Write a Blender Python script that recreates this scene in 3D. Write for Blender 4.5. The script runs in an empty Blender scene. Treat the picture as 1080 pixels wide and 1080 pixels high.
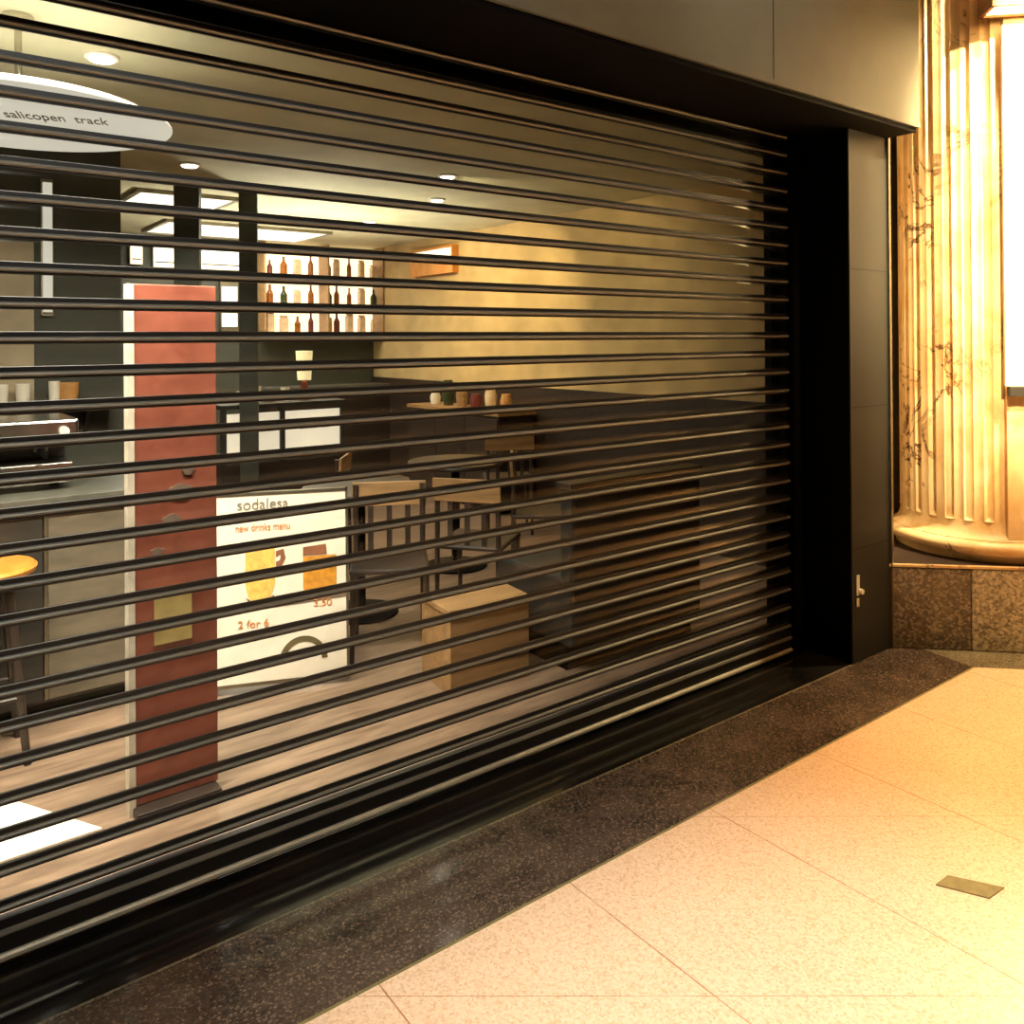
import bpy, bmesh, math, random
from mathutils import Vector, Matrix
random.seed(7)
sc = bpy.context.scene
COL = sc.collection
PI = math.pi
ORIGIN = Matrix.Identity(4)

# ------------------------------------------------------------------ materials
def srgb(r, g, b):
    f = lambda c: (c / 255 / 12.92) if c / 255 <= .04045 else ((c / 255 + .055) / 1.055) ** 2.4
    return (f(r), f(g), f(b), 1)

class NT:
    def __init__(s, name):
        s.m = bpy.data.materials.new(name); s.m.use_nodes = True
        s.t = s.m.node_tree; s.n = s.t.nodes; s.l = s.t.links
        s.b = s.n['Principled BSDF']
    def node(s, t, **k):
        n = s.n.new(t)
        for a, v in k.items(): setattr(n, a, v)
        return n
    def link(s, a, b): s.l.new(a, b)
    def coord(s, scale=(1, 1, 1)):
        tc = s.node('ShaderNodeTexCoord'); mp = s.node('ShaderNodeMapping')
        mp.inputs['Scale'].default_value = scale
        s.link(tc.outputs['Object'], mp.inputs['Vector']); return mp.outputs['Vector']
    def noise(s, vec, scale, detail=3, rough=.55, dist=0):
        n = s.node('ShaderNodeTexNoise'); s.link(vec, n.inputs['Vector'])
        n.inputs['Scale'].default_value = scale; n.inputs['Detail'].default_value = detail
        n.inputs['Roughness'].default_value = rough; n.inputs['Distortion'].default_value = dist
        return n.outputs['Fac']
    def ramp(s, fac, stops):
        r = s.node('ShaderNodeValToRGB'); e = r.color_ramp.elements
        e[0].position, e[0].color = stops[0]; e[1].position, e[1].color = stops[1]
        for p, c in stops[2:]:
            x = e.new(p); x.color = c
        s.link(fac, r.inputs['Fac']); return r.outputs['Color']
    def mix(s, fac, a, b, mode='MIX'):
        n = s.node('ShaderNodeMix'); n.data_type = 'RGBA'; n.blend_type = mode
        for sock, v in ((n.inputs[0], fac), (n.inputs[6], a), (n.inputs[7], b)):
            if hasattr(v, 'is_linked'): s.link(v, sock)
            else: sock.default_value = v
        return n.outputs[2]
    def math(s, op, a, b=0.0):
        n = s.node('ShaderNodeMath', operation=op)
        for sock, v in ((n.inputs[0], a), (n.inputs[1], b)):
            if hasattr(v, 'is_linked'): s.link(v, sock)
            else: sock.default_value = v
        return n.outputs[0]
    def bump(s, h, strength=.2, dist=.01):
        n = s.node('ShaderNodeBump'); n.inputs['Strength'].default_value = strength
        n.inputs['Distance'].default_value = dist
        s.link(h, n.inputs['Height']); s.link(n.outputs['Normal'], s.b.inputs['Normal'])

def plain(name, col, rough=.5, metal=0, var=.12, scale=14, emit=None, es=0):
    t = NT(name); v = t.coord()
    n = t.noise(v, scale)
    c2 = tuple(max(0, x * (1 - var * 2)) for x in col[:3]) + (1,)
    c1 = tuple(min(1, x * (1 + var)) for x in col[:3]) + (1,)
    t.link(t.ramp(n, [(.3, c2), (.7, c1)]), t.b.inputs['Base Color'])
    t.b.inputs['Roughness'].default_value = rough; t.b.inputs['Metallic'].default_value = metal
    if max(col[:3]) < .002: t.b.inputs['Specular IOR Level'].default_value = .08
    if emit:
        t.b.inputs['Emission Color'].default_value = emit; t.b.inputs['Emission Strength'].default_value = es
    return t.m

def wood(name, a, b, rough=.45, scale=(1, 8, 8)):
    t = NT(name); v = t.coord(scale)
    n = t.noise(v, 3.0, 5, .6, .6)
    t.link(t.ramp(n, [(.3, a), (.7, b)]), t.b.inputs['Base Color'])
    t.b.inputs['Roughness'].default_value = rough
    return t.m

def stone_speckle(name, cols, scale, rough, joints=None):
    t = NT(name); v = t.coord()
    vo = t.node('ShaderNodeTexVoronoi'); t.link(v, vo.inputs['Vector']); vo.inputs['Scale'].default_value = scale
    sep = t.node('ShaderNodeSeparateColor'); t.link(vo.outputs['Color'], sep.inputs[0])
    c = t.ramp(sep.outputs[0], cols)
    cl = t.noise(v, 4, 4)
    c = t.mix(.3, c, t.ramp(cl, [(.3, cols[0][1]), (.7, cols[-1][1])]))
    if joints: c = joints(t, c)
    t.link(c, t.b.inputs['Base Color']); t.b.inputs['Roughness'].default_value = rough
    return t.m

def tile_joints(t, c):
    """thin joints of the pale paving: cross joints every 0.62 m, and slanted ones from the corner of the column"""
    tc = t.node('ShaderNodeTexCoord'); sx = t.node('ShaderNodeSeparateXYZ'); t.link(tc.outputs['Object'], sx.inputs[0])
    X, Y = sx.outputs[0], sx.outputs[1]
    def line(expr, w):      # |expr| < w
        return t.math('LESS_THAN', t.math('ABSOLUTE', expr), w)
    fx = t.math('SUBTRACT', t.math('MODULO', t.math('ADD', t.math('SUBTRACT', X, 1.243), 62.31), .63), .31)
    jx = line(fx, .0022)
    # cross joints stop at the first slanted joint
    dd = t.math('ADD', t.math('MULTIPLY', X, .61), t.math('MULTIPLY', Y, .79))        # slanted rows
    d1 = t.math('SUBTRACT', dd, 2.788); d2 = t.math('SUBTRACT', dd, 2.03)
    jd = t.math('MAXIMUM', line(d1, .0012), line(d2, .0012))
    j = t.math('MAXIMUM', jx, jd)
    n = t.noise(tc.outputs['Object'], 7, 3)
    j = t.math('MULTIPLY', j, t.math('MULTIPLY', n, 1.2))
    return t.mix(j, c, srgb(150, 92, 46))

M = {}
M['floor'] = stone_speckle('pale_stone_tile', [(.0, srgb(206, 168, 132)), (.35, srgb(230, 200, 168)), (.7, srgb(238, 212, 184)), (1, srgb(218, 184, 150))], 150, .22, tile_joints)
M['granite_brown'] = stone_speckle('brown_granite', [(.0, srgb(26, 21, 18)), (.4, srgb(50, 40, 35)), (.8, srgb(76, 62, 53)), (1, srgb(126, 108, 92))], 170, .12)
M['granite_black'] = stone_speckle('black_granite', [(.0, srgb(5, 5, 5)), (.6, srgb(14, 13, 12)), (.95, srgb(24, 22, 20)), (1, srgb(50, 46, 42))], 190, .1)
M['granite_strip'] = stone_speckle('grey_granite_strip', [(.0, srgb(70, 62, 48)), (.4, srgb(104, 94, 76)), (.8, srgb(126, 116, 94)), (1, srgb(150, 140, 116))], 170, .2)
M['granite_plinth'] = stone_speckle('coarse_speckled_granite', [(.0, srgb(32, 29, 28)), (.3, srgb(66, 61, 57)), (.6, srgb(104, 97, 88)), (1, srgb(168, 160, 146))], 85, .35)

def marble():
    t = NT('veined_beige_marble'); v = t.coord((1, 1, .62))
    n1 = t.noise(v, 5, 5, .6, .4)
    base = t.ramp(n1, [(.3, srgb(196, 152, 92)), (.55, srgb(228, 198, 148)), (.75, srgb(238, 216, 172))])
    mp = t.node('ShaderNodeMapping'); tc = t.node('ShaderNodeTexCoord'); t.link(tc.outputs['Object'], mp.inputs['Vector'])
    mp.inputs['Rotation'].default_value = (.5, .9, .4)
    w = t.noise(mp.outputs['Vector'], 2.6, 6, .62, .9)
    a = t.math('ABSOLUTE', t.math('SUBTRACT', w, .5))
    vein = t.ramp(a, [(.004, (1, 1, 1, 1)), (.022, (0, 0, 0, 1))])
    m2 = t.noise(v, 2.2, 2)
    gate = t.ramp(m2, [(.5, (0, 0, 0, 1)), (.6, (1, 1, 1, 1))])
    f = t.mix(1.0, vein, gate, 'MULTIPLY')
    t.link(t.mix(f, base, srgb(92, 56, 26)), t.b.inputs['Base Color'])
    t.b.inputs['Roughness'].default_value = .42
    return t.m
M['marble'] = marble()

def panel_metal(name, col, rough, hscale):
    t = NT(name); v = t.coord()
    n = t.noise(v, 1.3, 5, .6)
    c1 = tuple(x * .78 for x in col[:3]) + (1,); c2 = tuple(x * 1.15 for x in col[:3]) + (1,)
    c = t.ramp(n, [(.3, c1), (.7, c2)])
    t.link(c, t.b.inputs['Base Color']); t.b.inputs['Roughness'].default_value = rough
    t.b.inputs['Metallic'].default_value = .0
    t.b.inputs['Specular IOR Level'].default_value = .4
    return t.m
M['fascia'] = panel_metal('olive_grey_cladding', srgb(102, 102, 86), .5, 1)
M['pier'] = panel_metal('dark_olive_cladding', srgb(33, 33, 28), .5, 1)
M['seam'] = plain('dark_seam', srgb(16, 15, 12), .7)
M['blackpaint'] = plain('black_paint', srgb(3, 3, 3), .7)
M['edge_metal'] = plain('satin_edge_metal', srgb(140, 130, 108), .35, .8)
M['slat'] = plain('highlight_shutter_metal', srgb(132, 132, 124), .4, .25, .06)
M['rail'] = plain('highlight_rail_metal', srgb(196, 190, 170), .4, .2, .1)
M['railblack'] = plain('black_rail_metal', srgb(16, 16, 15), .45)
M['cap_shade'] = plain('shaded_cap_stone', srgb(48, 34, 26), .5)  # shade under the base moulding put into the cap colour
M['granite_plinth_lit'] = stone_speckle('lit_speckled_granite', [(.0, srgb(86, 80, 72)), (.3, srgb(146, 142, 130)), (.6, srgb(182, 180, 168)), (1, srgb(224, 222, 212))], 85, .35)  # paler copy of the plinth granite, light falling on it put into the colour
M['lockmetal'] = plain('pale_lock_metal', srgb(228, 222, 208), .3, .2)
M['steel'] = plain('brushed_steel', srgb(190, 186, 176), .25, 1, .05)
M['brass'] = plain('dull_brass_plate', srgb(120, 110, 66), .5, .1, .15, 30)
M['bronze'] = plain('bronze', srgb(120, 74, 30), .45, .5)

def clear():
    t = NT('clear_polycarbonate'); t.n.remove(t.b)
    out = t.n['Material Output']
    tr = t.node('ShaderNodeBsdfTransparent'); tr.inputs[0].default_value = (.83, .83, .79, 1)
    gl = t.node('ShaderNodeBsdfGlossy'); gl.inputs['Roughness'].default_value = .1; gl.inputs[0].default_value = (1, 1, 1, 1)
    fr = t.node('ShaderNodeFresnel'); fr.inputs[0].default_value = 1.2
    mx = t.node('ShaderNodeMixShader'); t.link(fr.outputs[0], mx.inputs[0])
    t.link(tr.outputs[0], mx.inputs[1]); t.link(gl.outputs[0], mx.inputs[2]); t.link(mx.outputs[0], out.inputs['Surface'])
    return t.m
M['clear'] = clear()

M['shop_floor'] = wood('tan_wood_floor', srgb(110, 88, 70), srgb(164, 136, 112), .3, (1.2, 9, 9))
M['shop_ceiling'] = plain('olive_ceiling_paint', srgb(196, 189, 154), .8, 0, .1, 2)
M['shop_wall'] = plain('tan_wall_paint', srgb(200, 170, 116), .7, 0, .12, 3)
M['shop_wall_dark'] = plain('dark_green_grey_paint', srgb(70, 70, 58), .7, 0, .12, 3)
M['shop_wall_tan'] = plain('pale_tan_panel', srgb(176, 158, 126), .6, 0, .12, 4)
M['post'] = plain('green_grey_post_paint', srgb(64, 66, 54), .6)
M['redwood'] = wood('red_brown_board', srgb(128, 68, 50), srgb(160, 90, 70), .4, (3, 3, 3))
M['whitestrip'] = plain('white_edge', srgb(226, 212, 190), .5)
M['olive_patch'] = plain('faded_olive_patch', srgb(190, 164, 100), .6)
M['grey_patch'] = plain('scuffed_grey_patch', srgb(120, 100, 84), .7)
M['paper'] = plain('cream_paper', srgb(242, 230, 208), .7, 0, .03)
M['ink'] = plain('dark_ink', srgb(140, 130, 114), .7)
M['ink_orange'] = plain('orange_ink', srgb(222, 140, 62), .7)
M['ink_yellow'] = plain('yellow_ink', srgb(238, 196, 96), .7, 0, .15, 40)
M['ink_amber'] = plain('amber_ink', srgb(214, 144, 40), .7, 0, .15, 40)
M['ink_brown'] = plain('brown_ink', srgb(140, 88, 56), .7)
M['ink_olive'] = plain('olive_ink', srgb(96, 84, 50), .7)
M['upholstery'] = plain('dark_brown_upholstery', srgb(44, 40, 32), .7, 0, .2, 5)
M['darkwood'] = wood('dark_stained_wood', srgb(34, 26, 20), srgb(62, 48, 38))
M['midwood'] = wood('mid_brown_wood', srgb(138, 104, 66), srgb(180, 140, 92))
M['orangewood'] = wood('orange_lacquered_wood', srgb(190, 118, 40), srgb(222, 150, 66), .3, (6, 2, 2))
M['counter_light'] = wood('olive_brown_panel', srgb(96, 86, 70), srgb(122, 110, 90), .5, (2, 2, 6))
M['counter_dark'] = plain('charcoal_panel', srgb(48, 44, 36), .6)
M['counter_top'] = plain('grey_worktop', srgb(92, 90, 80), .3)
M['ceramic'] = plain('white_ceramic', srgb(236, 226, 206), .3, 0, .03)
M['ochre'] = plain('ochre_glaze', srgb(204, 148, 84), .4)
M['mat'] = plain('cream_mat', srgb(248, 236, 214), .8, 0, .04, 60)
M['redbrown'] = plain('dark_red_glaze', srgb(112, 44, 32), .5)
M['bottle_amber'] = plain('amber_glass', srgb(150, 86, 34), .2)
M['bottle_green'] = plain('dark_green_glass', srgb(60, 66, 40), .2)
M['bottle_cream'] = plain('cream_carton', srgb(230, 200, 160), .5)
M['mallwall'] = plain('brown_plaster', srgb(120, 108, 88), .8, 0, .06, 2)
M['mallceil'] = plain('white_plaster', srgb(214, 200, 176), .8, 0, .04, 2)
M['signwhite'] = plain('white_sign_face', srgb(244, 234, 210), .5, 0, .02)

def glow(name, col, s):
    t = NT(name); v = t.coord()
    n = t.noise(v, 3, 2)
    t.b.inputs['Base Color'].default_value = col
    c2 = tuple(x * .9 for x in col[:3]) + (1,)
    t.link(t.ramp(n, [(.3, c2), (.7, col)]), t.b.inputs['Emission Color'])
    t.b.inputs['Emission Strength'].default_value = s
    return t.m
M['lamp'] = glow('lit_lamp', (1, .9, .74, 1), 9)
M['lamp_warm'] = glow('lit_warm_lamp', (1, .72, .34, 1), 16)
M['lightpanel'] = glow('lit_ceiling_panel', (1, .95, .84, 1), 1.6)
M['pendant'] = glow('lit_pendant_diffuser', (1, .95, .84, 1), .85)
M['menu'] = glow('lit_menu_board', (1, .93, .78, 1), 1.6)
M['backlit'] = glow('backlit_shelf_panel', (1, .84, .58, 1), 2.4)
M['caselight'] = glow('lit_case_panel', (1, .92, .76, 1), .8)
M['shade'] = glow('lit_lamp_shade', (1, .86, .5, 1), .8)

# ------------------------------------------------------------------ mesh helpers
class MB:
    def __init__(s): s.bm = bmesh.new()
    def poly(s, pts):
        return s.bm.faces.new([s.bm.verts.new(p) for p in pts])
    def prism(s, pts, d):                       # closed outline extruded by vector d
        d = Vector(d); a = [s.bm.verts.new(p) for p in pts]; b = [s.bm.verts.new(Vector(p) + d) for p in pts]
        n = len(pts)
        s.bm.faces.new(a[::-1]); s.bm.faces.new(b)
        for i in range(n): s.bm.faces.new((a[i], a[(i + 1) % n], b[(i + 1) % n], b[i]))
        return s
    def box(s, x0, x1, y0, y1, z0, z1):
        return s.prism([(x0, y0, z0), (x1, y0, z0), (x1, y1, z0), (x0, y1, z0)], (0, 0, z1 - z0))
    def lathe(s, prof, c=(0, 0), n=32, x=None):
        """prof: (r, z) from bottom to top; axis through c"""
        rings = []
        for r, z in prof:
            if r <= 1e-6: rings.append([s.bm.verts.new((c[0], c[1], z))])
            else: rings.append([s.bm.verts.new((c[0] + r * math.cos(2 * PI * k / n), c[1] + r * math.sin(2 * PI * k / n), z)) for k in range(n)])
        for a, b in zip(rings, rings[1:]):
            for k in range(n):
                q = [a[k % len(a)], a[(k + 1) % len(a)], b[(k + 1) % len(b)], b[k % len(b)]]
                u = []
                for v in q:
                    if v not in u: u.append(v)
                if len(u) > 2: s.bm.faces.new(u)
        for r, flip in ((rings[0], True), (rings[-1], False)):
            if len(r) > 2: s.bm.faces.new(r[::-1] if flip else r)
        return s
    def cyl(s, x, y, z0, z1, r, n=24, r2=None): return s.lathe([(r, z0), (r2 if r2 is not None else r, z1)], (x, y), n)
    def rod(s, p, q, r, n=10, r2=None):
        p, q = Vector(p), Vector(q); d = (q - p).normalized()
        u = d.orthogonal().normalized(); w = d.cross(u); r2 = r if r2 is None else r2
        a = [s.bm.verts.new(p + r * (u * math.cos(2 * PI * k / n) + w * math.sin(2 * PI * k / n))) for k in range(n)]
        b = [s.bm.verts.new(q + r2 * (u * math.cos(2 * PI * k / n) + w * math.sin(2 * PI * k / n))) for k in range(n)]
        s.bm.faces.new(a[::-1]); s.bm.faces.new(b)
        for k in range(n): s.bm.faces.new((a[k], a[(k + 1) % n], b[(k + 1) % n], b[k]))
        return s
    def obj(s, name, mat, parent=None, smooth=False, bevel=0, loc=None, rotz=0):
        bmesh.ops.recalc_face_normals(s.bm, faces=s.bm.faces)
        me = bpy.data.meshes.new(name); s.bm.to_mesh(me); s.bm.free()
        me.materials.append(M[mat] if isinstance(mat, str) else mat)
        o = bpy.data.objects.new(name, me); COL.objects.link(o)
        if parent: o.parent = parent
        if loc: o.location = loc
        o.rotation_euler.z = rotz
        if smooth:
            for p in me.polygons: p.use_smooth = True
            m = o.modifiers.new('edges', 'EDGE_SPLIT'); m.split_angle = math.radians(38)
        if bevel:
            m = o.modifiers.new('bevel', 'BEVEL'); m.width = bevel; m.segments = 2; m.limit_method = 'ANGLE'
        return o

def tag(o, label, cat, group=None):
    o['label'] = label; o['category'] = cat
    if group: o['group'] = group
    return o
def thing(name, label, cat, loc=(0, 0, 0), rotz=0, group=None):
    o = bpy.data.objects.new(name, None); COL.objects.link(o)
    o.location = loc; o.rotation_euler.z = rotz
    return tag(o, label, cat, group)
def struct(o):
    o['kind'] = 'structure'; return o
def dup(root, loc, rotz, label, group=None):
    r = root.copy(); COL.objects.link(r); r.location = loc; r.rotation_euler = (0, 0, rotz); r['label'] = label
    if group: r['group'] = group
    for ch in list(root.children):
        c = ch.copy(); COL.objects.link(c); c.parent = r
        for g in list(ch.children):
            d = g.copy(); COL.objects.link(d); d.parent = c
    return r
def lettering(text, size, mat, parent, loc, rot, name='lettering', extrude=.0008, scale_x=1):
    cu = bpy.data.curves.new('t', 'FONT'); cu.body = text; cu.size = size; cu.extrude = extrude; cu.align_x = 'CENTER'; cu.align_y = 'CENTER'
    t = bpy.data.objects.new('t', cu); COL.objects.link(t)
    bpy.context.view_layer.update()
    me = bpy.data.meshes.new_from_object(t.evaluated_get(bpy.context.evaluated_depsgraph_get()))
    bpy.data.objects.remove(t)
    me.materials.clear(); me.materials.append(M[mat])
    o = bpy.data.objects.new(name, me); COL.objects.link(o); o.parent = parent; o.location = loc; o.rotation_euler = rot; o.scale.x = scale_x
    return o

# ------------------------------------------------------------------ the setting
YS, YP, YH = 2.505, 2.24, 2.075     # shutter, pier face, fascia face
YB = 1.862                          # outer edge of the dark granite band
# pale mall floor with a mitred corner where the border turns round the column plinth
struct(MB().prism([(-5, -6, -.1), (8, -6, -.1), (8, -1.95, -.1), (4.21, 1.862, -.1), (-5, YB, -.1)], (0, 0, .1)).obj('floor', 'floor'))
struct(MB().prism([(-5, YB, -.1), (4.21, YB, -.1), (4.255, 2.13, -.1), (4.165, YP, -.1), (-5, YP, -.1)], (0, 0, .1)).obj('trim_1', 'granite_brown'))
struct(MB().box(-1.1, 3.79, YP, 2.6, -.1, 0).obj('trim_2', 'granite_black'))
struct(MB().prism([(4.21, YB, -.1), (8, -1.95, -.1), (8, 2.7, -.1), (4.165, 2.7, -.1), (4.165, YP, -.1), (4.255, 2.13, -.1)], (0, 0, .1)).obj('trim_3', 'granite_strip'))
# fine pale edging line between the dark band and the paving
e = MB().prism([(-5, YB - .004, 0), (4.21, YB - .004, 0), (4.21, YB + .004, 0), (-5, YB + .004, 0)], (0, 0, .0012)).obj('trim_4', 'brass'); struct(e)
e = MB().prism([(-1.1, YP - .004, 0), (3.79, YP - .004, 0), (3.79, YP + .004, 0), (-1.1, YP + .004, 0)], (0, 0, .0012)).obj('trim_5', 'granite_strip'); struct(e)

# fascia over the opening
w = struct(MB().box(-5, 4.16, YH, 2.62, 2.66, 4.2).obj('wall_front', 'fascia'))
for xs in (-1.4, .05, 1.5, 2.95):
    MB().box(xs - .003, xs + .003, YH - .001, YH + .01, 2.672, 4.19).obj('seam', 'seam', w)
MB().box(-5, 4.16, YH - .004, YH + .012, 2.652, 2.672).obj('lower_edge', 'fascia', w)
# black soffit behind the fascia
struct(MB().box(-1.1, 4.15, YH + .012, 2.6, 2.63, 2.66).obj('trim_6', 'blackpaint'))
# pier at the end of the shutter
p = struct(MB().box(3.785, 4.15, YP, 2.7, 0, 2.63).obj('wall_side', 'pier'))
for z in (.56, 1.255, 1.94):
    MB().box(3.787, 4.14, YP - .0008, YP + .01, z - .0035, z + .0035).obj('seam', 'seam', p)
MB().prism([(3.779, YP + .004, 0), (3.785, YP + .004, 0), (3.785, 2.6, 0), (3.6, 2.6, 0), (3.6, 2.56, 0), (3.779, 2.56, 0)], (0, 0, 2.63)).obj('reveal', 'blackpaint', p)
MB().box(4.142, 4.16, YP - .012, 2.6, .0, 2.652).obj('corner_strip', 'edge_metal', p)
MB().box(3.782, 3.79, YP - .003, YP + .006, .0, 2.63).obj('edge_strip', 'pier', p)
struct(MB().box(-1.5, -1.1, YP, 2.7, 0, 2.66).obj('wall_side.001', 'pier'))
struct(MB().box(4.15, 8, 2.6, 2.75, 0, 4.2).obj('wall_front.001', 'mallwall'))
struct(MB().box(-5, -1.5, 2.3, 2.7, 0, 4.2).obj('wall_front.002', 'mallwall'))
struct(MB().box(-5.1, -5, -6, 2.7, 0, 4.2).obj('wall_left', 'mallwall'))
struct(MB().box(8, 8.1, -6, 2.7, 0, 4.2).obj('wall_right', 'mallwall'))
struct(MB().box(-5, 8, -6.1, -6, 0, 4.2).obj('wall_rear', 'mallwall'))
struct(MB().box(-5.1, 8.1, -6.1, 2.7, 4.2, 4.3).obj('ceiling', 'mallceil'))

# the cafe interior
XR, YBK, ZC = 4.95, 9.4, 2.75
struct(MB().box(-1.7, XR + .2, 2.6, YBK + .2, -.1, 0).obj('floor.001', 'shop_floor'))
struct(MB().box(-1.7, XR + .2, 2.62, YBK + .2, ZC, ZC + .1).obj('ceiling.001', 'shop_ceiling'))
struct(MB().box(-1.7, XR + .2, YBK, YBK + .15, 0, ZC).obj('wall_back', 'shop_wall_dark'))
struct(MB().box(XR, XR + .15, 2.7, YBK, 0, ZC).obj('wall_right.001', 'shop_wall'))
MB().box(XR - .02, XR, 2.75, YBK, .0, 1.15).obj('wainscot', 'darkwood', bpy.data.objects['wall_right.001'])
struct(MB().box(-1.7, -1.55, 2.7, YBK, 0, ZC).obj('wall_left.001', 'shop_wall_dark'))
pw = struct(MB().box(-1.55, 1.11, 5.2, 5.35, 0, ZC).obj('wall_middle', 'shop_wall_dark'))
MB().box(-1.5, .665, 5.17, 5.2, .95, 2.15).obj('panel', 'shop_wall_tan', pw)

# ------------------------------------------------------------------ shutter
sh = thing('roller_shutter', 'dark metal roller shutter with clear curved window strips closed across the shopfront', 'shutter', (1.5, YS, 0))
X0, X1 = -2.58, 2.19
cur = MB(); pan = MB(); rdg = MB()
prof = [(.004, .0205), (.001, .0195), (.0005, .0), (.001, -.012), (.004, -.013), (.010, -.012), (.010, .0195)]
ridge = [(.0004, .0068), (-.004, .0062), (-.0075, .0035), (-.0085, .0), (-.0072, -.0032), (-.004, -.0052), (.0004, -.0058)]
zs = [2.434 - .0915 * i for i in range(-2, 26)]
for z in zs:
    cur.prism([(X0, y, z + dz) for y, dz in prof], (X1 - X0, 0, 0))
    rdg.prism([(X0, y, z + dz) for y, dz in ridge], (X1 - X0, 0, 0))
zp = zs + [.092]
for a, b in zip(zs, zs[1:]):
    top, bot = a - .011, b + .0185
    n = 7; outer = []; inner = []
    for k in range(n + 1):
        u = k / n; zz = top + (bot - top) * u
        bulge = .005 * (1 - (2 * u - 1) ** 2)
        outer.append((X0, .0055 - bulge, zz)); inner.append((X0, .0078 - bulge, zz))
    pan.prism(outer + inner[::-1], (X1 - X0, 0, 0))
sc_ = cur.obj('slat_curtain', 'railblack', sh)  # black body and paler ridge put shade and highlight into the colours
rdg.obj('slat_ridge', 'slat', sc_, smooth=True)
po = pan.obj('clear_panel', 'clear', sh, smooth=True)
br = MB()
br.prism([(X0, y, z) for y, z in ((-.004, .12), (-.004, .108), (-.004, .05), (-.004, .01), (.022, .008), (.022, .12))], (X1 - X0, 0, 0))
rl = br.obj('bottom_rail', 'railblack', sh)
MB().prism([(X0, y, z) for y, z in ((-.003, .096), (-.010, .094), (-.012, .086), (-.009, .080), (-.003, .078))], (X1 - X0, 0, 0)).obj('ridge', 'slat', rl)
MB().prism([(X0, y, z) for y, z in ((-.003, .036), (-.010, .035), (-.015, .030), (-.015, .021), (-.010, .016), (-.003, .015))], (X1 - X0, 0, 0)).obj('nose_bar', 'rail', rl)  # pale ridge and nose carry the rail's highlight lines in their colour
for x in (X1 - .03, X0 - .03):
    g = MB(); g.box(x, x + .06, -.035, .05, 0, 2.625); g.obj('guide_rail', 'blackpaint', sh, bevel=.003)
MB().box(X0, X1, .03, .09, 2.56, 2.629).obj('top_cover', 'blackpaint', sh)
# key switch on the pier
ks = thing('key_switch', 'small two-piece steel key switch low on the dark pier', 'lock', (3.83, YP, .33))
MB().prism([(-.014, -.008, .0), (.012, -.008, .0), (.012, -.008, .1), (-.014, -.008, .1)], (0, .007, 0)).obj('plate', 'lockmetal', ks, bevel=.002)
MB().rod((0.012, -.008, .02), (.012, -.024, .02), .013, 16).obj('lock_barrel', 'lockmetal', ks)
MB().prism([(-.014, -.008, -.055), (.008, -.008, -.055), (.008, -.008, -.012), (-.014, -.008, -.012)], (0, .007, 0)).obj('lower_plate', 'lockmetal', ks, bevel=.002)

# ------------------------------------------------------------------ column
cx, cy = 4.95, 2.14
n_ = Vector((-.7071, -.7071, 0)); s_ = Vector((.7071, -.7071, 0))
colm = thing('fluted_column', 'tall fluted marble column on a speckled granite plinth beside the pier', 'column', (cx, cy, 0), -PI / 4)
# local frame: -y points out of the plinth face, +x runs along it
hp = .5
MB().box(-.66, -.25, -hp, hp, 0, .415).obj('plinth_block', 'granite_plinth', colm, bevel=.006)
MB().box(-.247, .57, -hp, hp, 0, .415).obj('plinth_block', 'granite_plinth_lit', colm, bevel=.006)
cap = MB().box(-.662, .572, -hp - .001, hp, .415, .432).obj('plinth_cap', 'cap_shade', colm)
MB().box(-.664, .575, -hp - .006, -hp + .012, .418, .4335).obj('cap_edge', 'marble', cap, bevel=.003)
prof = [(.44, .432), (.44, .47)]
for k in range(13):
    a = -PI / 2 + PI * k / 12
    prof.append((.452 + .045 * math.cos(a), .507 + .036 * math.sin(a)))
prof += [(.455, .546), (.44, .552), (.424, .575), (.416, .60), (.414, .635)]
MB().lathe(prof, (0, 0), 72).obj('base_moulding', 'marble', colm, smooth=True)
fl = MB(); N, S = 28, 16
def ring(z, depth, R=.412):
    v = []
    for i in range(N):
        for k in range(S):
            u = k / S
            d = depth * (math.sin(PI * (u - .25) / .5) ** .7 if .25 < u < .75 else 0) + .004 * math.cos(2 * PI * u) - .004
            th = 2 * PI * (i + u) / N + .05
            r = R - d
            v.append(fl.bm.verts.new((r * math.cos(th), r * math.sin(th), z)))
    return v
rings = [ring(.635, 0), ring(.64, .01), ring(.66, .026), ring(1.5, .026), ring(2.6, .026), ring(4.2, .026)]
for a, b in zip(rings, rings[1:]):
    for k in range(N * S): fl.bm.faces.new((a[k], a[(k + 1) % (N * S)], b[(k + 1) % (N * S)], b[k]))
fl.bm.faces.new(rings[0][::-1]); fl.bm.faces.new(rings[-1])
fo = fl.obj('shaft', 'marble', colm, smooth=True)
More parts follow.
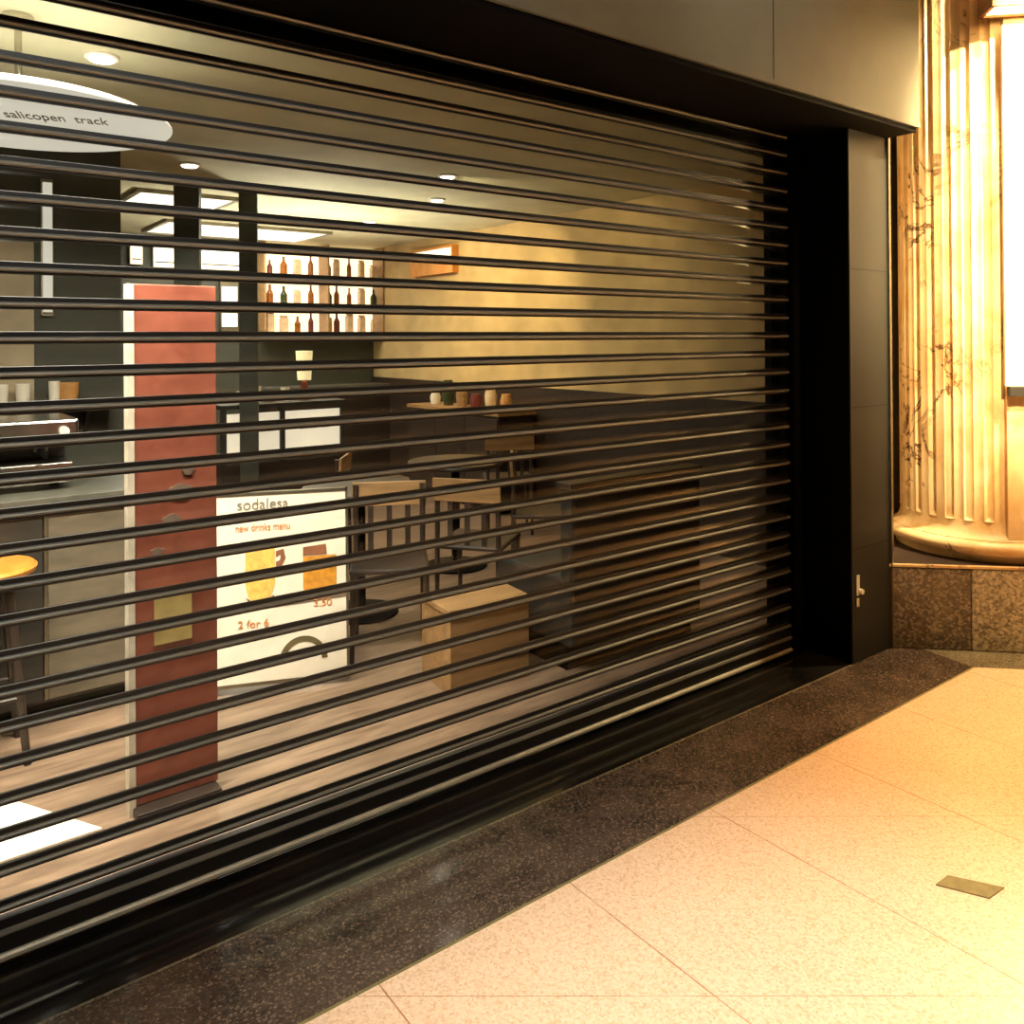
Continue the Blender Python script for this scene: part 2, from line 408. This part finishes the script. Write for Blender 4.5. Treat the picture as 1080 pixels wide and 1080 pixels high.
# flat stone slab on the front of the column, the white board hung on it and the lamp box over it
sl = tag(MB().box(-.045, .56, -.438, -.36, .546, 4.18).obj('stone_slab', 'marble', None, bevel=.004, loc=(cx, cy, 0), rotz=-PI / 4), 'flat marble slab standing against the fluted column under the white board', 'slab')
sb = thing('notice_board', 'white board with a dark lower edge hung on the column', 'board', (cx, cy, 0), -PI / 4)
MB().box(-.06, .56, -.462, -.4385, 1.345, 3.2).obj('face', 'signwhite', sb, bevel=.003)
MB().box(-.045, .56, -.475, -.4385, 1.295, 1.344).obj('lower_edge', 'counter_dark', sb, bevel=.002)
la = thing('wall_lantern', 'bronze lamp box projecting above the white board on the column', 'lamp', (cx, cy, 0), -PI / 4)
fr = MB(); z0, z1 = 3.24, 3.5
fr.box(-.17, .35, -.62, -.60, z0, z0 + .03); fr.box(-.17, .35, -.46, -.44, z0, z0 + .03); fr.box(-.17, -.15, -.62, -.44, z0, z0 + .03); fr.box(.33, .35, -.62, -.44, z0, z0 + .03)
fr.obj('frame', 'bronze', la)
MB().box(-.17, .35, -.62, -.44, z0 + .03, z1).obj('housing', 'bronze', la, bevel=.006)
MB().box(-.145, .325, -.595, -.465, z0 + .012, z0 + .026).obj('lens', 'lamp_warm', la)

# small brass plate let into the paving
tag(MB().prism([(2.447, 1.195, 0), (2.508, 1.072, 0), (2.592, 1.066, 0), (2.518, 1.193, 0)], (0, 0, .004)).obj('floor_plate', 'brass', bevel=.001), 'small dull brass plate set in the pale stone floor', 'floor plate')

# ------------------------------------------------------------------ cafe: ceiling
for (x, y), lab in zip([(.708, 3.638), (1.591, 5.518), (3.148, 4.87), (3.606, 5.737), (3.734, 7.15)],
        ['bright round ceiling spot just above the white disc pendant', 'small round ceiling spot above the red board and dark post',
         'round ceiling spot nearest the shutter over the warm tan wall', 'round ceiling spot second from the shutter over the warm tan wall', 'far round ceiling spot in front of the glowing back shelves']):
    d = thing('ceiling_spotlight', lab, 'ceiling light', (x, y, ZC), 0, 'ceiling spotlights in the cafe')
    MB().lathe([(.062, -.012), (.066, -.008), (.066, 0)], n=24).obj('rim', 'ceramic', d)
    MB().lathe([(.046, -.02), (.05, -.012)], n=24).obj('lens', 'lamp', d)
for (x0, x1, y0, y1), lab in zip([(1.55, 2.25, 6.6, 7.3), (2.15, 3.75, 8.1, 9.0)], ['square lit ceiling panel in front of the menu boards', 'long lit ceiling panel above the menu boards']):
    d = thing('ceiling_light_panel', lab, 'ceiling light', ((x0 + x1) / 2, (y0 + y1) / 2, ZC), 0, 'lit ceiling panels')
    hx, hy = (x1 - x0) / 2, (y1 - y0) / 2
    f = MB(); f.box(-hx - .03, hx + .03, -hy - .03, -hy, -.03, 0); f.box(-hx - .03, hx + .03, hy, hy + .03, -.03, 0); f.box(-hx - .03, -hx, -hy, hy, -.03, 0); f.box(hx, hx + .03, -hy, hy, -.03, 0)
    f.obj('frame', 'edge_metal', d)
    MB().box(-hx, hx, -hy, hy, -.022, -.002).obj('diffuser', 'lightpanel', d)
M['pendant'].node_tree.nodes['Principled BSDF'].inputs['Base Color'].default_value = (.12, .11, .1, 1)
pd = thing('disc_pendant', 'large white disc pendant with faint lettering hanging behind the shutter', 'pendant lamp', (.387, 3.36, 2.4))
MB().lathe([(.485, -.02), (.5, -.016), (.5, -.010), (.44, .02)], n=72).obj('diffuser', 'pendant', pd, smooth=True)
MB().rod((0, 0, .02), (0, 0, ZC - 2.4), .012).obj('stem', 'steel', pd)
MB().lathe([(.05, ZC - 2.4 - .03), (.05, ZC - 2.4)], n=20).obj('ceiling_rose', 'steel', pd)

lettering('salicopen  track', .14, 'ink', pd, (.10, -.12, -.0206), Matrix(((.963, -.269, 0), (-.269, -.963, 0), (0, 0, -1))).to_euler(), scale_x=.36)
# posts
for (x, y, w_), lab in zip([(1.77, 6.19, .17), (2.27, 6.35, .135)], ['square green-grey post behind the red board', 'slim green-grey post by the lit display case']):
    tag(MB().box(-w_ / 2, w_ / 2, -w_ / 2, w_ / 2, 0, ZC).obj('post', 'post', None, loc=(x, y, 0), rotz=-.4, bevel=.004), lab, 'post')

# ------------------------------------------------------------------ red board, A-board, mat
tt = thing('totem_board', 'tall narrow red-brown wooden board with a pale edge standing behind the shutter', 'board', (.815, 3.02, 0))
MB().box(-.13, .145, 0, .05, .03, 1.80).obj('panel', 'redwood', tt, bevel=.003)
MB().box(-.152, -.131, -.004, .05, .0, 1.80).obj('edge_strip', 'whitestrip', tt)
MB().box(-.07, .055, -.0045, -.0005, .56, .755).obj('worn_patch', 'olive_patch', tt)
for (px, pz, r) in ((.02, 1.08, .035), (-.01, .98, .03), (.045, 1.15, .02), (-.06, .88, .018)):
    MB().prism([(px + r * (1 + .35 * math.sin(5 * a)) * math.cos(a), -.003, pz + .8 * r * math.sin(a)) for a in [2 * PI * k / 14 for k in range(14)]], (0, .0025, 0)).obj('scuff_mark', 'grey_patch', tt)
MB().box(-.14, .14, -.06, .11, 0, .028).obj('foot', 'darkwood', tt, bevel=.003)

ab = thing('a_board', 'white poster stand with two printed drinks and orange lines beside the red board', 'sign', (1.455, 3.69, .02), -math.atan2(1.455, 3.69))
def leanbox(mb, x0, x1, d0, d1, v0, v1):     # on a board leaning back: v up the board, d depth
    L = .06
    q = lambda x, d, v: (x, d + L * v, v)
    return mb.prism([q(x0, d0, v0), q(x1, d0, v0), q(x1, d0, v1), q(x0, d0, v1)], (0, d1 - d0, 0))
W2 = .302
leanbox(MB(), -W2, W2, 0, .012, .03, .872).obj('poster', 'paper', ab)
pst = ab.children[0]
f = MB()
for a in ((-W2 - .012, -W2, .0, .885), (W2, W2 + .012, .0, .885)): leanbox(f, a[0], a[1], -.004, .02, a[2], a[3])
leanbox(f, -W2 - .012, W2 + .012, -.004, .02, .872, .885); leanbox(f, -W2 - .012, W2 + .012, -.004, .02, .015, .03)
f.obj('frame', 'edge_metal', ab)
f = MB(); f.rod((-.27, .06, .85), (-.29, .38, -.015), .011); f.rod((.27, .06, .85), (.29, .38, -.015), .011); f.rod((-.285, .3, .2), (.285, .3, .2), .008)
f.obj('rear_strut', 'edge_metal', ab)
KX = .604 / 139
def pp(x): return (x - 297.5) * KX
def pv(y): return .872 - (y - 524) * KX
def ink(name, mat, x0, x1, y0, y1): return leanbox(MB(), pp(x0), pp(x1), -.0012, -.0004, pv(y1), pv(y0)).obj(name, mat, pst)
def flat(name, mat, pts, d=-.0022):
    mb = MB(); mb.prism([(pp(x), d + .06 * pv(y), pv(y)) for x, y in pts], (0, .0008, 0)); return mb.obj(name, mat, pst)
lettering('sodalesa', .072, 'ink', pst, (pp(281), .06 * pv(534) - .003, pv(534)), (PI / 2, 0, 0), scale_x=.95)
lettering('new drinks menu', .05, 'ink_orange', pst, (pp(281), .06 * pv(558) - .003, pv(558)), (PI / 2, 0, 0), scale_x=.7)
lettering('2 for 6', .05, 'ink_orange', pst, (pp(271), .06 * pv(658) - .003, pv(658)), (PI / 2, 0, 0))
lettering('3.50', .05, 'ink_orange', pst, (pp(342), .06 * pv(642) - .003, pv(642)), (PI / 2, 0, 0))
flat('printed_drink', 'ink_yellow', [(263, 580), (293, 580), (293, 618), (289, 630), (283, 636), (272, 636), (266, 630), (263, 618)])
flat('printed_drink', 'ink_amber', [(322, 592), (357, 592), (357, 626), (350, 632), (328, 632), (322, 626)])
flat('printed_froth', 'ink_brown', [(322, 582), (346, 580), (347, 591), (322, 591)])
flat('printed_handle', 'ink_brown', [(294, 584), (302, 582), (304, 592), (300, 600), (294, 600), (294, 595), (298, 594), (299, 588), (294, 590)])
flat('printed_shadow', 'grey_patch', [(229, 640), (367, 634), (367, 638), (229, 647)], -.0012)
flat('printed_outline', 'ink_brown', [(263, 630), (267, 636), (283, 640), (292, 634), (292, 629), (283, 636), (272, 636)], -.0028)
rg = [(322 + 25 * math.cos(a), 700 - 25 * math.sin(a)) for a in [PI * k / 16 for k in range(17)]] + [(322 + 19 * math.cos(a), 700 - 19 * math.sin(a)) for a in [PI * k / 16 for k in range(16, -1, -1)]]
flat('printed_ring', 'ink_olive', rg)
tag(MB().prism([(.14, 3.78, 0), (.355, 3.387, 0), (.576, 2.995, 0), (.16, 2.995, 0), (-.2, 3.55, 0)], (0, 0, .01)).obj('floor_mat', 'mat', bevel=.002), 'cream mat lying on the wooden floor just inside the shutter', 'mat')

# ------------------------------------------------------------------ counter, stool, machine, cups
ct = thing('service_counter', 'serving counter with charcoal and olive front panels behind the red board', 'counter', (.2, 4.1, 0))
MB().box(-1.2, 1.0, -.1, .5, .08, .92).obj('carcass', 'counter_dark', ct)
MB().box(-1.22, 1.02, -.16, .52, .92, .955).obj('worktop', 'counter_top', ct, bevel=.004)
MB().box(-1.2, .34, -.118, -.1, .1, .9).obj('front_panel', 'counter_dark', ct)
MB().box(.362, .995, -.118, -.1, .1, .9).obj('front_panel', 'counter_light', ct)
MB().box(.346, .360, -.122, -.1, .1, .9).obj('panel_bead', 'edge_metal', ct)
MB().box(-1.18, .98, -.07, .45, 0, .08).obj('kickboard', 'blackpaint', ct)

st = thing('bar_stool', 'round orange-topped wooden stool in front of the charcoal counter panel', 'stool', (.30, 3.78, 0))
MB().lathe([(.0, .70), (.15, .70), (.19, .715), (.195, .732), (.185, .742), (0, .746)], n=40).obj('seat', 'orangewood', st, smooth=True)
for a in (PI / 4, 3 * PI / 4, 5 * PI / 4, 7 * PI / 4):
    MB().rod((.12 * math.cos(a), .12 * math.sin(a), .702), (.2 * math.cos(a), .2 * math.sin(a), 0), .018, 12, .014).obj('leg', 'darkwood', st)
f = MB(); pts = [(.172 * math.cos(a), .172 * math.sin(a), .25) for a in (PI / 4, 3 * PI / 4, 5 * PI / 4, 7 * PI / 4)]
for a, b in zip(pts, pts[1:] + pts[:1]): f.rod(a, b, .009)
f.obj('foot_ring', 'darkwood', st)

cm = thing('coffee_machine', 'low steel coffee machine on the serving counter', 'coffee machine', (.36, 4.3, .955))
MB().box(-.4, .32, -.18, .2, .03, .12).obj('drip_tray', 'steel', cm, bevel=.006)
MB().box(-.4, .32, .02, .2, .12, .22).obj('body', 'counter_dark', cm, bevel=.006)
MB().box(-.42, .34, -.2, .2, .22, .31).obj('head', 'steel', cm, bevel=.012)
for x in (-.22, .0, .2):
    g = MB().rod((x, -.1, .22), (x, -.1, .165), .032, 16).obj('brew_group', 'steel', cm, smooth=True)
    MB().rod((x, -.11, .175), (x, -.27, .16), .011, 10).obj('handle', 'blackpaint', g)
for x in (-.3, .28):
    MB().rod((x, -.2, .26), (x, -.225, .26), .02, 16).obj('dial', 'ceramic', cm)
for x in (-.35, .27): MB().cyl(x, 0, 0, .03, .02, 12).obj('foot', 'blackpaint', cm)

shf = thing('wall_shelf', 'thin shelf on the tan panel carrying cups', 'shelf', (.6, 5.17, 1.24))
MB().box(-.75, .45, -.2, 0, 0, .025).obj('board', 'darkwood', shf)
for x in (-.6, .3): MB().prism([(x, 0, 0), (x, -.16, 0), (x, 0, -.14)], (.02, 0, 0)).obj('bracket', 'darkwood', shf)
for x, m, hgt, r, lab in ((.505, 'ceramic', .12, .028, 'white tapered cup at the open end of the wall shelf'), (.60, 'ceramic', .12, .035, 'white wide cup between the narrow cup and the ochre jar'), (.815, 'ochre', .12, .05, 'ochre jar with white side on the wall shelf')):
    c = tag(MB().lathe([(0, 0), (r * .75, 0), (r, hgt * .5), (r * 1.05, hgt), (r * .93, hgt), (r * .7, .012), (0, .012)], n=20).obj('cup', m, None, smooth=True, loc=(x, 5.07, 1.265)), lab, 'cup')
tag(MB().lathe([(0, 0), (.025, 0), (.028, .13), (0, .13)], n=16).obj('cup', 'ceramic', None, smooth=True, loc=(.745, 5.06, 1.265)), 'slim white beaker next to the ochre jar', 'cup')
pl = thing('wall_lamp', 'vertical pale strip lamp on the dark wall beside the tan panel', 'lamp', (.73, 5.2, 1.75))
MB().box(-.03, .03, -.03, 0, 0, .75).obj('backplate', 'edge_metal', pl)
MB().box(-.022, .022, -.05, -.03, .02, .73).obj('diffuser', 'pendant', pl)

# ------------------------------------------------------------------ back wall: menu boards, lit shelves
for (x0, x1, z0, z1), lab in zip([(2.08, 2.21, 2.42, 2.66), (2.31, 2.56, 2.40, 2.66), (2.80, 3.30, 2.40, 2.66)],
        ['narrow lit menu board beside the partition', 'squarish lit menu board between the narrow and the wide one', 'wide lit menu board next to the glowing shelves']):
    mb = thing('menu_board', lab, 'menu board', ((x0 + x1) / 2, YBK + .001, z0), 0, 'lit menu boards')
    hx = (x1 - x0) / 2
    MB().box(-hx, hx, -.06, 0, 0, z1 - z0).obj('case', 'edge_metal', mb)
    MB().box(-hx + .008, hx - .008, -.068, -.06, .008, z1 - z0 - .008).obj('face', 'menu', mb)
    MB().box(-hx + .02, hx - .02, -.0705, -.068, .05, .066).obj('printed_line', 'ink_olive', mb)
bs = thing('back_bar_shelves', 'glowing back-lit bar shelves filling the corner of the back wall', 'shelves', (4.2, YBK, 0))
MB().box(-.75, .72, -.04, 0, 1.70, 2.72).obj('lit_panel', 'backlit', bs)
for z in (1.68, 2.0, 2.34): MB().box(-.76, .73, -.3, -.04, z, z + .025).obj('shelf', 'midwood', bs)
for x in (-.765, .0, .725): MB().box(x, x + .02, -.3, -.04, 1.68, 2.74).obj('upright', 'midwood', bs)
MB().box(-.765, .745, -.45, -.04, 0, 1.05).obj('base_cabinet', 'darkwood', bs)
MB().box(-.775, .755, -.47, -.03, 1.05, 1.08).obj('worktop', 'counter_top', bs)
random.seed(11)
tints = ['bottle_amber', 'bottle_amber', 'bottle_green', 'bottle_cream', 'bottle_cream', 'redbrown']
words_ = {'bottle_amber': 'amber bottle', 'bottle_green': 'dark green bottle', 'bottle_cream': 'cream carton', 'redbrown': 'dark red bottle'}
for z, nm in ((1.705, 'lowest'), (2.025, 'middle'), (2.365, 'top')):
    for k in range(9):
        x = 4.2 - .66 + k * .165
        if abs(x - 4.21) < .06: x += .065
        m = random.choice(tints); h = random.uniform(.17, .27); r = random.uniform(.028, .042)
        if m == 'bottle_cream': b = MB().box(-r, r, -r, r, 0, h * .75).prism([(-r, -r, h * .75), (r, -r, h * .75), (r, 0, h * .9), (-r, 0, h * .9)], (0, r, 0))
        else: b = MB().lathe([(r, 0), (r, h * .55), (r * .4, h * .75), (r * .36, h), (0, h)], n=14)
        tag(b.obj('bottle' if m != 'bottle_cream' else 'carton', m, None, loc=(x, YBK - .18, z + .0005)), f'{words_[m]} on the {nm} glowing back shelf', 'bottle' if m != 'bottle_cream' else 'carton', f'{words_[m]}s on the {nm} back shelf')
nb = thing('light_box', 'orange and white lit box on the tan side wall near the back', 'sign', (XR, 7.9, 2.33), -PI / 2)
MB().box(-.45, .45, -.08, 0, 0, .3).obj('case', 'orangewood', nb)
MB().box(-.42, .42, -.088, -.08, .17, .27).obj('face', 'menu', nb)
sl2 = thing('small_light_box', 'little square white lit sign beside the glowing shelves', 'sign', (3.12, YBK + .001, 1.72))
MB().box(-.1, .1, -.06, 0, 0, .58).obj('case', 'edge_metal', sl2)
MB().box(-.085, .085, -.066, -.06, .33, .5).obj('face', 'menu', sl2)
MB().box(-.085, .085, -.066, -.06, .05, .2).obj('face', 'menu', sl2)

# display case
dc = thing('display_case', 'lit bakery display case with white fronts behind the posts', 'display case', (2.78, 6.9, 0))
MB().box(-.56, .56, -.05, .5, 0, .58).obj('base', 'darkwood', dc)
for x0, x1 in ((-.54, -.34), (-.28, -.06), (-.02, .5)):
    MB().box(x0, x1, -.02, 0.0, .62, 1.0).obj('lit_front', 'caselight', dc)
fr = MB()
for x in (-.56, -.34, -.06, .5): fr.box(x, x + .04, -.05, -.0, .58, 1.04)
fr.box(-.56, .56, -.05, .5, 1.04, 1.075); fr.box(-.56, .56, .02, .5, .58, .62)
fr.obj('frame', 'counter_dark', dc)
for x, w_ in ((-.44, .05), (-.17, .06), (.2, .08), (.36, .04)):
    MB().prism([(x - w_, -.03, .84), (x + w_, -.03, .84), (x + w_ * .6, -.03, .92), (x - w_ * .5, -.03, .93)], (0, .012, 0)).obj('pastry', 'redbrown', dc)
tl = thing('table_lamp', 'small lit lamp with cream shade on the display case', 'lamp', (3.02, 7.05, 1.075))
MB().lathe([(.05, 0), (.05, .02), (.03, .03), (.035, .12), (.02, .17), (.01, .2)], n=20).obj('base', 'redbrown', tl, smooth=True)
MB().lathe([(.06, .18), (.075, .44), (.07, .44), (.055, .18)], n=24).obj('shade', 'shade', tl, smooth=True)
for k, (x, r, h) in enumerate(((2.46, .05, .1), (2.58, .045, .14), (2.70, .06, .09), (2.84, .04, .12))):
    tag(MB().lathe([(0, 0), (r * .8, 0), (r, h), (r * .9, h), (r * .7, .01), (0, .01)], n=18).obj('jar', ['ceramic', 'ceramic', 'ochre', 'ceramic'][k], None, smooth=True, loc=(x, 7.05, 1.0755)),
        ['squat white jar on the display case by the slim post', 'taller white jar on the display case', 'ochre bowl on the display case', 'slim white jar beside the lit table lamp'][k], 'jar')

# ------------------------------------------------------------------ chairs, tables and boxes in the seating area
def chair(label, loc, rz, wm, sm):
    t = thing('cafe_chair', label, 'chair', loc, rz, 'cafe chairs')
    MB().box(-.2, .2, -.2, .2, .43, .46).obj('seat', wm, t, bevel=.012)
    for x in (-.18, .18):
        MB().rod((x, -.18, .43), (x * 1.05, -.2, 0), .016, 10, .012).obj('leg', wm, t)
        MB().rod((x, .18, .82), (x, .2, 0), .016, 10, .013).obj('leg', wm, t)
    f = MB().prism([(-.2, .185, .7), (.2, .185, .7), (.2, .195, .83), (-.2, .195, .83)], (0, .018, 0)); f.obj('backrest', sm, t, bevel=.004)
    for x in (-.1, 0, .1): MB().box(x - .015, x + .015, .186, .196, .46, .71).obj('back_slat', wm, t)
    return t
ch = chair('dark chair with tan back beside the poster stand', (2.12, 3.86, 0), -.5, 'darkwood', 'midwood')
dup(ch, (2.75, 3.95, 0), 2.2, 'dark chair with tan back behind the low wooden crate')
dup(ch, (3.55, 4.35, 0), .9, 'dark chair with tan back at the table nearest the side wall')
dup(ch, (2.35, 5.3, 0), -2.2, 'dark chair with tan back in front of the display case')
dup(ch, (4.2, 5.6, 0), 2.6, 'dark chair with tan back by the warm tan wall')
def table(label, loc, top):
    t = thing('cafe_table', label, 'table', loc, 0, 'cafe tables')
    MB().lathe([(0, .715), (.33, .715), (.34, .73), (.335, .745), (0, .745)], n=40).obj('tabletop', top, t, smooth=True)
    MB().cyl(0, 0, .02, .715, .03, 16).obj('stem', 'blackpaint', t)
    MB().lathe([(.22, 0), (.22, .012), (.06, .03), (0, .03)], n=28).obj('base', 'blackpaint', t, smooth=True)
    return t
tb = table('round dark cafe table behind the poster stand chair', (2.25, 4.45, 0), 'darkwood')
dup(tb, (3.25, 4.95, 0), 0, 'round dark cafe table near the side wall')
bn = thing('bench_seat', 'dark upholstered bench with its back to the shutter near the pier', 'bench', (3.08, 3.25, 0))
MB().box(-.44, .46, -.2, .3, .0, .12).obj('base', 'blackpaint', bn)
MB().box(-.46, .48, -.2, .34, .12, .45).obj('seat', 'upholstery', bn, bevel=.02)
MB().prism([(-.46, -.26, .12), (.48, -.26, .12), (.48, -.26, .88), (-.46, -.26, .88)], (0, .09, 0)).obj('backrest', 'upholstery', bn, bevel=.02)
MB().box(-.47, .49, -.27, -.16, .88, .91).obj('top_rail', 'darkwood', bn, bevel=.004)
cr = thing('wooden_crate', 'low tan wooden crate standing on the floor inside the shutter', 'crate', (2.26, 3.28, 0), -.1)
MB().box(-.21, .21, -.15, .15, 0, .36).obj('body', 'midwood', cr, bevel=.003)
MB().box(-.22, .22, -.16, .16, .36, .385).obj('lid', 'midwood', cr, bevel=.003)
for z in (.11, .235): MB().box(-.212, .212, -.1525, -.149, z, z + .008).obj('groove', 'seam', cr)
sdb = thing('sideboard', 'long dark sideboard against the warm tan wall', 'sideboard', (XR - .27, 6.9, 0), -PI / 2)
MB().box(-.8, .8, -.2, .2, .06, .9).obj('body', 'darkwood', sdb); MB().box(-.82, .82, -.22, .22, .9, .93).obj('top', 'midwood', sdb)
for x in (-.79, -.26, .27):
    d = MB().box(x, x + .52, -.215, -.2, .1, .87).obj('door', 'darkwood', sdb); MB().rod((x + .46, -.235, .5), (x + .46, -.235, .62), .006).obj('handle', 'steel', d)
MB().box(-.75, .75, -.15, .18, 0, .06).obj('kickboard', 'blackpaint', sdb)
random.seed(5)
for k in range(6):
    y = 6.25 + k * .25; m = ['ochre', 'bottle_cream', 'redbrown', 'midwood', 'bottle_green', 'ceramic'][k]; h = [.16, .22, .14, .2, .26, .12][k]
    tag(MB().lathe([(.05, 0), (.06, h * .6), (.045, h * .9), (.045, h), (0, h)], n=18).obj('storage_jar', m, None, smooth=True, loc=(XR - .27, y, .9305)),
        ['ochre jar at the near end of the sideboard', 'tall cream jar second along the sideboard', 'dark red jar third along the sideboard', 'tan wooden jar fourth along the sideboard', 'tallest dark green jar on the sideboard', 'short white jar at the far end of the sideboard'][k], 'jar')

# ------------------------------------------------------------------ lights
def area(name, loc, size, power, col, rot=(0, 0, 0), spread=PI, sy=None):
    l = bpy.data.lights.new(name, 'AREA'); l.energy = power; l.color = col; l.size = size; l.spread = spread
    if sy: l.shape = 'RECTANGLE'; l.size_y = sy
    o = bpy.data.objects.new(name, l); COL.objects.link(o); o.location = loc; o.rotation_euler = rot; return o
def spot(name, loc, target, power, col, angle, blend=.6, r=.05):
    l = bpy.data.lights.new(name, 'SPOT'); l.energy = power; l.color = col; l.spot_size = math.radians(angle); l.spot_blend = blend; l.shadow_soft_size = r
    o = bpy.data.objects.new(name, l); COL.objects.link(o); o.location = loc
    o.rotation_euler = (Vector(target) - Vector(loc)).to_track_quat('-Z', 'Y').to_euler(); return o
ORG = (1, .45, .07); ORG2 = (1, .74, .4); WRM = (1, .93, .82); NEU = (1, .95, .85); WHT = (1, 1, .92)
# lamp box on the column
lp = Vector((cx, cy, 0)) + n_ * .53 + s_ * .09
spot('column_lamp', (lp.x, lp.y, 3.225), (lp.x - n_.x * .18, lp.y - n_.y * .18, 1.6), 420, ORG2, 100, .7, .08)
# unseen downlights: three over the paving; others added to brighten column, fascia and shutter
MALL = [((1.3, .4), (1.3, .4, 0), 1200, WRM, 56, .9), ((3.6, .3), (3.6, .3, 0), 700, ORG, 64, .9), ((2.9, -.7), (2.9, -.7, 0), 90, WRM, 58, .9),
        ((4.5, .1), (4.9, 1.95, 2.45), 6500, ORG2, 47, .8), ((3.2, .55), (4.85, 1.9, 1.8), 2000, ORG2, 31, .7), ((3.4, -.2), (4.78, 2.0, 3.05), 2600, ORG2, 23, .5),
        ((3.0, .0), (2.95, 2.08, 3.15), 66, WHT, 36, 1), ((2.4, -.1), (2.5, 2.08, 3.1), 70, WHT, 36, 1),
        ((.4, -.9), (.95, 2.5, 1.45), 260, WHT, 54, 1)]
for (x, y), tgt, pw_, c_, an, bl in MALL:
    spot('unseen_downlight', (x, y, 4.14), tgt, pw_, c_, an, bl, .08)
    d = thing('unseen_downlight', 'unseen recessed downlight in the mall ceiling', 'ceiling light', (x, y, 4.2), 0, 'unseen mall downlights')
    MB().lathe([(.09, -.012), (.1, -.006), (.1, 0)], n=24).obj('rim', 'ceramic', d); MB().lathe([(.07, -.02), (.075, -.012)], n=24).obj('lens', 'lamp', d)
# cafe
for (x, y) in [(.708, 3.638), (1.591, 5.518), (3.148, 4.87), (3.606, 5.737), (3.734, 7.15)]:
    spot('cafe_spot', (x, y, ZC - .03), (x, y, 0), (25 if x < 1 else 90) if x < 3 else 18, NEU if x < 3 else WRM, 120, .7, .05)
area('cafe_panel_light', (1.9, 6.95, ZC - .03), .7, 50, NEU)
area('cafe_panel_light', (2.95, 8.55, ZC - .03), 1.5, 70, NEU, sy=.8)
area('pendant_light', (.387, 3.36, 2.37), .8, 40, NEU)
area('added_front_fill', (.4, 2.75, 2.70), 2.0, 110, NEU, (math.radians(25), 0, 0), math.radians(105), .06)  # unseen fill without a fixture, added to light the board and poster fronts
area('added_disc_fill', (.387, 3.36, 2.43), .8, 6, NEU, (PI, 0, 0))  # fill added above the disc to brighten the ceiling
spot('added_case_fill', (3.02, 7.05, 1.53), (3.02, 7.05, 3), 300, NEU, 150, .6, .06)  # upward fill over the table lamp, added to lift the ceiling
spot('cafe_wall_wash', (3.606, 5.737, ZC - .03), (XR, 6.35, 1.95), 260, (1, .8, .46), 75, .9, .05)
spot('cafe_wall_wash', (3.734, 7.15, ZC - .03), (XR, 7.2, 2.1), 130, (1, .8, .46), 80, .9, .05)
spot('cafe_wall_wash', (3.148, 4.87, ZC - .03), (XR, 5.0, 2.1), 110, (1, .84, .54), 75, .9, .05)
wl = bpy.data.worlds.new('World'); sc.world = wl; wl.use_nodes = True
wl.node_tree.nodes['Background'].inputs[0].default_value = (.02, .018, .014, 1)

# ------------------------------------------------------------------ camera
cam = bpy.data.cameras.new('camera'); co = bpy.data.objects.new('camera', cam); COL.objects.link(co)
cam.sensor_width = 36; cam.lens = 36 * 876 / 1080; cam.sensor_fit = 'HORIZONTAL'
cam.shift_y = -(540 - 354) / 1080
cam.clip_start = .05
yaw, pitch, roll = math.radians(37.247), math.radians(.3), math.radians(-.39)
co.matrix_world = Matrix.Translation((0, 0, 1.6)) @ Matrix.Rotation(-yaw, 4, 'Z') @ Matrix.Rotation(PI / 2 + pitch, 4, 'X') @ Matrix.Rotation(roll, 4, 'Z')
sc.camera = co
sc.view_settings.view_transform = 'Standard'; sc.view_settings.look = 'None'; sc.view_settings.gamma = 1
sc.view_settings.use_curve_mapping = False; sc.view_settings.exposure = 0
